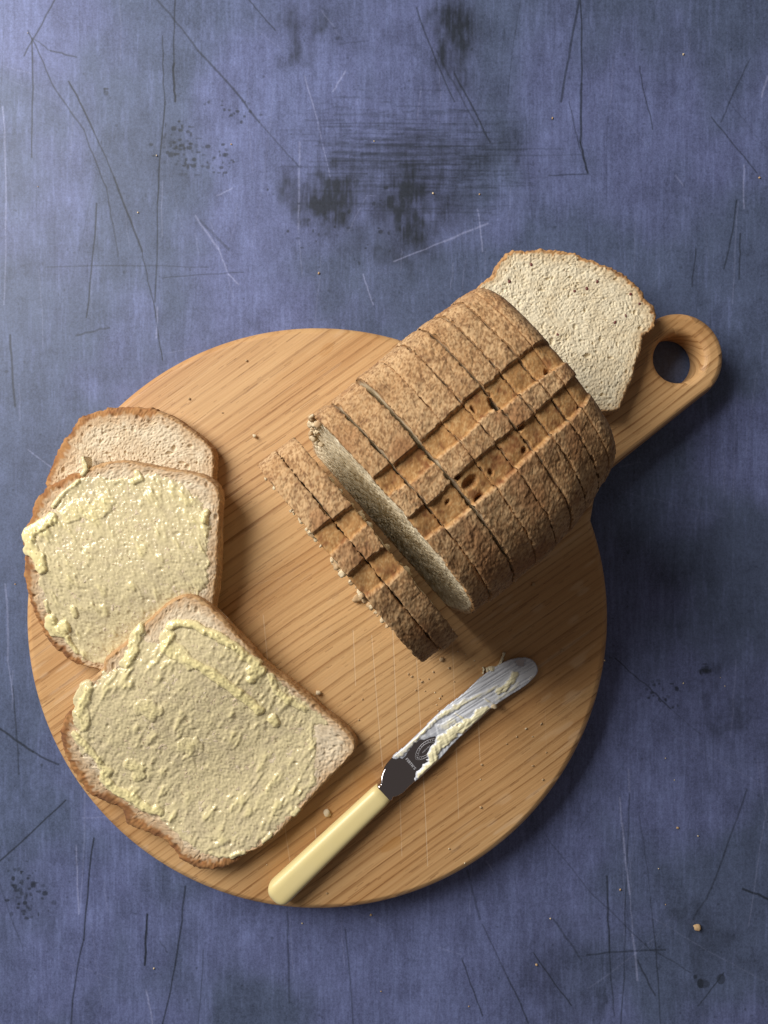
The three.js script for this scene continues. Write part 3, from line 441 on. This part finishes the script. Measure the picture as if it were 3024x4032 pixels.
// ------------------------------------------------------------------ butter knife
{
  const kn = thing('butter_knife', 'small knife with cream handle and buttery steel blade', 'knife');
  const H0 = TOP + 0.006, butt = plan(1072, 3540, H0), fer = plan(1512, 3123, H0), ax = fer.clone().sub(butt), len = ax.length(); ax.normalize();
  const side = V2(-ax.y, ax.x);                       // local +z
  kn.position.set(butt.x, TOP + 0.0002, butt.y); kn.rotation.y = -Math.atan2(ax.y, ax.x);
  const loc = (px, py, h = H0) => { const q = plan(px, py, h).sub(butt); return V2(q.dot(ax), q.dot(side)); };
  const loft = (st, seg, expo) => {                   // st: [x, y centre, half width, half thickness, z centre]
    const S = new Surf(); let w = [1, 1, 1];
    st.forEach(([x, y, hw, ht, zc = 0]) => { for (let i = 0; i < seg; i++) { const a = i / seg * Math.PI * 2, c = Math.cos(a), s = Math.sin(a), m = 0.93 + 0.10 * fbm(x * 60, a * 5, 970, 3), h = 0.05 * (fbm(x * 180, a * 2, 971, 3) - 0.5); w = [m, m * (1 - h * 0.4), m * (1 - h * 2)]; S.v(x, y + ht * Math.sign(s) * Math.pow(Math.abs(s), expo), zc + hw * Math.sign(c) * Math.pow(Math.abs(c), expo), w); } });
    for (let k = 0; k < st.length - 1; k++) for (let i = 0; i < seg; i++) { const j = (i + 1) % seg, a = k * seg, b = a + seg; S.quad(a + i, b + i, b + j, a + j); }
    for (const [k, f] of [[0, 0], [st.length - 1, 1]]) { const m = S.v(st[k][0], st[k][1], st[k][4] || 0, w); for (let i = 0; i < seg; i++) { const a = k * seg + i, b = k * seg + (i + 1) % seg; f ? S.tri(m, b, a) : S.tri(m, a, b); } }
    return S.geo();
  };
  const hs = []; for (let i = 0; i <= 40; i++) { const f = i / 40, x = len * (1 - Math.pow(1 - f, 1.6)) , e = clamp(x / 0.0065), r = Math.sqrt(Math.max(0.0006, 1 - (1 - e) * (1 - e))), e2 = clamp((len - x) / 0.0006), r2 = 0.93 + 0.07 * Math.sqrt(1 - (1 - e2) * (1 - e2)); hs.push([x, lerp(0.0050, 0.0041, x / len), lerp(0.0063, 0.00505, x / len) * Math.pow(r, 0.8) * r2, lerp(0.0049, 0.0039, x / len) * Math.pow(r, 0.75) * r2, 0]); }
  // stations crowd at the butt end, where the handle rounds off
  hs.sort((a, b) => a[0] - b[0]);
  const ivory = new THREE.MeshPhysicalMaterial({ vertexColors: true, color: new THREE.Color().setRGB(0.80, 0.665, 0.315), roughness: 0.33, specularIntensity: 0.8, clearcoat: 0.15, clearcoatRoughness: 0.3 });
  add('handle', loft(hs.map((s, i) => [len * Math.pow(i / 40, 2), ...[lerp(0.0050, 0.0041, Math.pow(i / 40, 2))], ...(() => { const x = len * Math.pow(i / 40, 2), e = clamp(x / 0.0058), r = Math.pow(Math.max(0.0004, 1 - Math.pow(1 - e, 2.2)), 0.5), e2 = clamp((len - x) / 0.0006), r2 = 0.94 + 0.06 * Math.sqrt(1 - (1 - e2) * (1 - e2)); return [lerp(0.0064, 0.00505, x / len) * r * r2, lerp(0.0049, 0.0039, x / len) * Math.pow(r, 0.9) * r2, 0]; })()]), 56, 0.62), ivory, kn);
  const steel = new THREE.MeshPhysicalMaterial({ color: new THREE.Color().setRGB(0.48, 0.43, 0.42), metalness: 1, roughness: 0.12 });
  const by = 0.0040;                                   // height of the middle of the blade
  const rootA = loc(...crop([[700, 735]], 1000, 2500, 0.7233)[0]), rootB = loc(...crop([[815, 858]], 1000, 2500, 0.7233)[0]), rm = (rootA.y + rootB.y) / 2, rw = Math.abs(rootA.y - rootB.y) / 2;
  add('bolster', loft([[-0.0002, 0.0041, 0.0044, 0.0034, 0], [0.0003, 0.0041, 0.0049, 0.0037, 0], [0.0013, 0.0041, 0.0049, 0.0037, 0], [0.0017, 0.0041, 0.0045, 0.0031, 0], [0.0023, 0.0041, 0.0047, 0.0029, -0.0001], [0.0030, 0.0041, 0.0053, 0.0029, -0.0002], [0.0046, 0.0041, 0.0063, 0.0022, -0.0004], [0.0064, 0.0041, 0.0069, 0.0014, -0.0005], [0.0080, 0.0040, 0.0071, 0.0009, -0.0006], [0.0092, 0.0040, 0.0071, 0.0005, -0.0007]].map(([x, y, w, t, z]) => [len + x, y, w, t, z]), 64, 0.42), steel, kn);
  const bladePx = crop([[704, 742], [716, 716], [760, 665], [880, 560], [1000, 440], [1150, 320], [1250, 230], [1350, 165], [1420, 137], [1490, 133], [1530, 155], [1547, 190], [1535, 228], [1480, 280], [1400, 332], [1310, 392], [1230, 462], [1100, 583], [1000, 690], [900, 782], [850, 828], [832, 846], [818, 850], [795, 828], [755, 790], [720, 757], [706, 748]], 1000, 2500, 0.7233);
  const bl = bladePx.map(([x, y]) => loc(x, y)), curve = smoothLoop(bl, 220, 0.5);
  const drop = (x) => -0.0011 * sstep(len + 0.008, len + 0.09, x);
  const sh = new THREE.Shape(curve.map((p) => V2(p.x, -p.y)));
  let bg = new THREE.ExtrudeGeometry(sh, { depth: 0.0007, bevelEnabled: true, bevelThickness: 0.00028, bevelSize: 0.0006, bevelOffset: -0.0006, bevelSegments: 2, curveSegments: 2 });
  bg.rotateX(-Math.PI / 2); { const p = bg.attributes.position; for (let i = 0; i < p.count; i++) p.setY(i, p.getY(i) + by - 0.00035 + drop(p.getX(i))); }
  bg = toCreasedNormals(bg, 0.32); bg.deleteAttribute('uv'); const blade = add('blade', bg, steel, kn);
  const faceY = (x) => by + 0.00035 + 0.00028 + drop(x);
  // butter smeared over the blade
  const z4 = (l) => crop(l, 1450, 2550, 0.4521), L2 = (l) => l.map(([x, y]) => loc(x, y));
  const bare = L2(z4([[40, 1040], [130, 950], [217, 955], [300, 978], [345, 915], [395, 840], [450, 815], [520, 800], [585, 770], [608, 800], [590, 850], [545, 905], [522, 950], [532, 1010], [455, 1090], [430, 1150], [405, 1190], [420, 1260], [300, 1380], [150, 1440], [20, 1300]]));
  const bare2 = L2(z4([[1290, 125], [1330, 108], [1365, 120], [1362, 175], [1335, 180], [1300, 160]]));
  const rid = [[[[235, 970], [330, 890], [430, 780], [560, 660], [640, 600], [760, 530], [850, 470]], 0.0013, 0.00075], [[[850, 470], [980, 420], [1130, 345]], 0.0009, 0.0005], [[[430, 1110], [500, 1060], [570, 990], [560, 930], [640, 830], [700, 790], [780, 720], [830, 690]], 0.0026, 0.00135], [[[840, 680], [920, 640], [970, 580], [1040, 550]], 0.0024, 0.0012], [[[760, 580], [850, 640]], 0.0005, 0.0007], [[[1020, 455], [1090, 500]], 0.0005, 0.0005], [[[1140, 380], [1200, 360], [1250, 300], [1280, 240]], 0.0017, 0.0012], [[[640, 700], [690, 680], [740, 640]], 0.0020, 0.0006], [[[1120, 470], [1230, 400], [1310, 330]], 0.0012, 0.0004], [[[1420, 290], [1460, 240]], 0.0008, 0.0004]].map(([p, w, h]) => [L2(z4(p)), w, h]);
  const S = new Surf(), st = 0.00030, x0 = len + 0.004, x1 = len + 0.096, zz0 = -0.014, zz1 = 0.012, nx = Math.ceil((x1 - x0) / st), nz = Math.ceil((zz1 - zz0) / st), T = new Float32Array((nx + 1) * (nz + 1)), id = new Int32Array(T.length).fill(-1);
  const bx0 = Math.min(...bl.map((p) => p.y)), bx1 = Math.max(...bl.map((p) => p.y)); const lo = bx0 - 0.001, hi = bx1 + 0.001, mz = Math.ceil((hi - lo) / st), TT = new Float32Array((nx + 1) * (mz + 1)), ID = new Int32Array(TT.length).fill(-1);
  for (let j = 0; j <= mz; j++) for (let i = 0; i <= nx; i++) {
    const x = x0 + i * st, z = lo + j * st, a = x * MM, b = z * MM, inB = sdPoly(curve, x, z); let t = -0.0003;
    if (inB > -0.0003) {
      const off = Math.min(-sdPoly(bare, x, z), -sdPoly(bare2, x, z)) + (fbm(a / 2, b / 2, 951, 3) - 0.5) * 0.0016;
      const f = x - len, dir = f < 0.045 ? 1.05 : 0.35, ca = Math.cos(dir), sa = Math.sin(dir), al = a * ca - b * sa, ac = a * sa + b * ca, st1 = n2(al / 12, ac / 0.9, 952), st2 = n2((a * 0.98 + b * 0.2) / 16, (b - a * 0.2) / 0.5, 953);
      t = off < 0 ? off * 0.5 : Math.min(0.00022, off * 0.2) * (0.3 + 1.1 * sstep(0.3, 0.75, f < 0.045 ? st1 * 0.75 + st2 * 0.25 : st1 * 0.2 + st2 * 0.8)) + 0.00002;
      let ext = 0; for (const [p, w, h] of rid) { const d = dPath(p, x, z) + (n2(a / 1.3, b / 1.3, 954) - 0.5) * w * 0.8; if (d < w) ext = Math.max(ext, h * (0.75 + 0.4 * (n2(al / 5, ac / 0.8, 955) - 0.5)) * Math.sqrt(1 - (d / w) * (d / w))); }
      t = Math.max(t, 0) * 1 + ext + Math.min(0, t); t = Math.min(t, Math.max(-0.0003, inB * 1.3 + 0.0001 + 0.0003 * (n2(a, b, 956) - 0.4)));
    }
    TT[j * (nx + 1) + i] = t;
  }
  const vert = (i, j) => { const k = j * (nx + 1) + i; if (ID[k] >= 0) return ID[k]; const x = x0 + i * st, z = lo + j * st, t = TT[k]; const c = mixc(mixc([0.36, 0.375, 0.42], [0.66, 0.675, 0.70], sstep(0.00002, 0.00016, t)), [0.80, 0.73, 0.46], sstep(0.00030, 0.0009, t)); return (ID[k] = S.v(x, faceY(x) + t - 0.00001, z, c)); };
  for (let j = 0; j < mz; j++) for (let i = 0; i < nx; i++) { const k = j * (nx + 1) + i; if (Math.max(TT[k], TT[k + 1], TT[k + nx + 1], TT[k + nx + 2]) <= 0) continue; S.quad(vert(i, j), vert(i, j + 1), vert(i + 1, j + 1), vert(i + 1, j)); }
  add('butter', S.geo(), new THREE.MeshPhysicalMaterial({ vertexColors: true, roughness: 0.28, specularIntensity: 0.9 }), kn);
  // the maker's stamp
  const etch = new THREE.MeshStandardMaterial({ color: new THREE.Color().setRGB(0.62, 0.62, 0.64), metalness: 0.6, roughness: 0.6 });
  const font = await new FontLoader().loadAsync('fonts/droid/droid_sans_bold.typeface.json');
  const e5 = (x, y) => loc(1500 + x * 0.18083, 2850 + y * 0.18083), w0 = e5(545, 775), w1 = e5(745, 1010);
  const word = new TextGeometry("FIRTH'S", { font, size: 0.00105, depth: 0.00005, curveSegments: 3 }); word.computeBoundingBox();
  const wl = w0.distanceTo(w1), ws = wl / word.boundingBox.max.x; word.scale(ws, ws * 0.95, 1); word.translate(0, -0.00045, 0); word.rotateX(-Math.PI / 2); word.rotateY(-Math.atan2(w1.y - w0.y, w1.x - w0.x)); word.translate(w0.x, faceY(w0.x) - 0.00001, w0.y); word.deleteAttribute('uv');
  add('stamped_name', word, etch, blade);
  const c0 = e5(760, 790), c1 = e5(1215, 360), ec = c0.clone().add(c1).multiplyScalar(0.5), el = c0.distanceTo(c1) / 2, ea = Math.atan2(c1.y - c0.y, c1.x - c0.x), parts = [];
  const lens = (k, s) => { const pts = []; for (let i = 0; i < 60; i++) { const a = i / 60 * Math.PI * 2; pts.push(new THREE.Vector3(Math.cos(a) * el * k, 0, Math.sin(a) * Math.abs(Math.sin(a)) ** 0.35 * el * 0.46 * k)); } parts.push(new THREE.TubeGeometry(new THREE.CatmullRomCurve3(pts, true), 90, s, 4, true)); };
  lens(1, 0.00008); lens(0.70, 0.00007);
  const Rn = rng(3); for (let i = 0; i < 26; i++) { const a = i / 26 * Math.PI * 2, b = new THREE.BoxGeometry(0.00016 + 0.00022 * Rn(), 0.0001, 0.00042); b.rotateY(-a + 1.5 + Rn()); b.translate(Math.cos(a) * el * 0.85, 0, Math.sin(a) * Math.abs(Math.sin(a)) ** 0.35 * el * 0.46 * 0.85); parts.push(b); }
  for (let i = -5; i <= 5; i++) { const b = new THREE.BoxGeometry(0.00014 + 0.0001 * Rn(), 0.0001, 0.00025 + 0.0003 * Rn()); b.rotateY(0.5 * (Rn() - 0.5)); b.translate(i * 0.00046, 0, 0); parts.push(b); }
  const em = mergeGeometries(parts.map((q) => { q.deleteAttribute('uv'); return q.index ? q.toNonIndexed() : q; })); em.rotateY(-ea); em.translate(ec.x, faceY(ec.x), ec.y); add('stamped_emblem', em, etch, blade);
}

// ------------------------------------------------------------------ crumbs and butter bits
{
  const R = rng(47), shapes = [0, 1, 2, 3, 4, 5].map((i) => bit(1000 + i * 31, 1));
  const place = (px, py, h, r, label, group, flatK = 0.8) => { const o = thing('bread_crumb', label, 'crumb', group), i = Math.floor(R() * 6), m = add('crumb', shapes[i], crumbMat, o), q = plan(px, py, h + r * 0.5); o.position.set(q.x, h, q.y); shapes[i].computeBoundingBox(); m.scale.set(r, r * flatK, r); m.position.y = -shapes[i].boundingBox.min.y * r * flatK; m.rotation.y = R() * 6.3; };
  for (const [x, y, r, l] of [[1003, 1717, 0.0012, 'pale crumb alone on the board between plain slice and standing slices'], [1287, 3202, 0.0016, 'pale crumb between the knife handle and buttered slice'], [1254, 2727, 0.0015, 'pale ragged crumb beside the straight edge of the buttered slice'], [1410, 2355, 0.0024, 'long crumb at the foot of the outer standing slice'], [1738, 2596, 0.0009, 'white crumb at the corner of the outer standing slice'], [2744, 3650, 0.0014, 'biggest cream crumb lying on the blue table'], [1945, 2780, 0.0012, 'white crumb stuck at the edge of the knife blade']]) place(x, y, x === 2744 ? 0 : TOP + (x === 1945 ? 0.0044 : 0), r, l);
  const zz = (l) => crop(l, 1000, 2500, 0.7233);
  const boardSpots = [...zz([[840, 212], [858, 225], [912, 255], [930, 305], [985, 313], [993, 380], [1003, 413], [950, 240], [975, 200], [1150, 105], [1200, 140], [1240, 705], [1375, 593], [1430, 553], [1516, 712], [1572, 787], [1232, 787], [1234, 938], [1147, 1243], [1062, 1163], [590, 350], [570, 463], [1365, 100], [1060, 180], [1090, 255], [880, 300], [1480, 510], [1590, 640], [395, 1405], [70, 1250], [900, 240], [1020, 330], [1110, 90], [1010, 345]]), [2210, 2562], [2130, 2850], [2096, 2900], [2380, 2600], [1680, 2420], [970, 1420], [745, 1570], [875, 1625], [2100, 2300]];
  for (const [x, y] of boardSpots) { if (x > 2390) continue; place(x, y, TOP, 0.00032 + 0.00042 * R() * R(), 'tiny stray crumb on the oak board', 'stray crumbs on the board'); }
  for (const [x, y] of [[2620, 2985], [2668, 3259], [2748, 3291], [2593, 3420], [2442, 3502], [2837, 2668], [2690, 2690], [2854, 2702], [2655, 3072], [2112, 3798], [2167, 3617], [2620, 3562], [1190, 3635], [1460, 3602], [1500, 3903], [1846, 3962], [606, 3813], [150, 735], [543, 837], [911, 568], [1255, 1075], [109, 130], [617, 613], [1473, 556], [1888, 765], [1705, 762], [2175, 466], [2690, 214], [60, 2300], [2990, 700]]) place(x, y, 0, 0.00022 + 0.0003 * R(), 'tiny pale crumb on the blue table', 'tiny crumbs on the table');
  // torn butter curls by the tip of the blade
  const curl = (pts, w, label) => {
    const o = thing('butter_curl', label, 'butter'), q = pts.map(([x, y]) => plan(x, y, TOP + 0.001)), c = q[0].clone(); o.position.set(c.x, TOP, c.y);
    const cv = new THREE.CatmullRomCurve3(q.map((p, i) => new THREE.Vector3(p.x - c.x, w * (0.8 + 0.5 * (i % 2)), p.y - c.y))), g = new THREE.TubeGeometry(cv, 40, w, 8, false), p = g.attributes.position;
    for (let i = 0; i < p.count; i++) { const k = 1 + 0.7 * (n2(p.getX(i) * 1500, p.getZ(i) * 1500, 960) - 0.5); p.setY(i, Math.max(0.0001, p.getY(i) * k)); p.setX(i, p.getX(i) + 0.0005 * (n2(p.getX(i) * 1800, p.getZ(i) * 1800, 961) - 0.5)); }
    g.deleteAttribute('uv'); g.computeVertexNormals(); const n = p.count, col = new Float32Array(n * 3); for (let i = 0; i < n; i++) { col[3 * i] = 0.78; col[3 * i + 1] = 0.69; col[3 * i + 2] = 0.47; }
    g.setAttribute('color', new THREE.BufferAttribute(col, 3)); add('butter', g, butterMat, o);
  };
  curl(zz([[1285, 185], [1310, 190], [1325, 175], [1345, 150], [1355, 120], [1362, 95]]), 0.0007, 'thin white butter shred trailing away from the blade tip');
  curl(zz([[1270, 195], [1295, 185], [1320, 200]]), 0.0017, 'yellowish butter dab on the board against the blade');
  curl(zz([[1248, 175], [1252, 195], [1246, 212]]), 0.00045, 'short white butter shred beside the blade');
}
scene.traverse((o) => { if (o.isMesh) o.castShadow = o.receiveShadow = true; });
renderer.render(scene, camera);
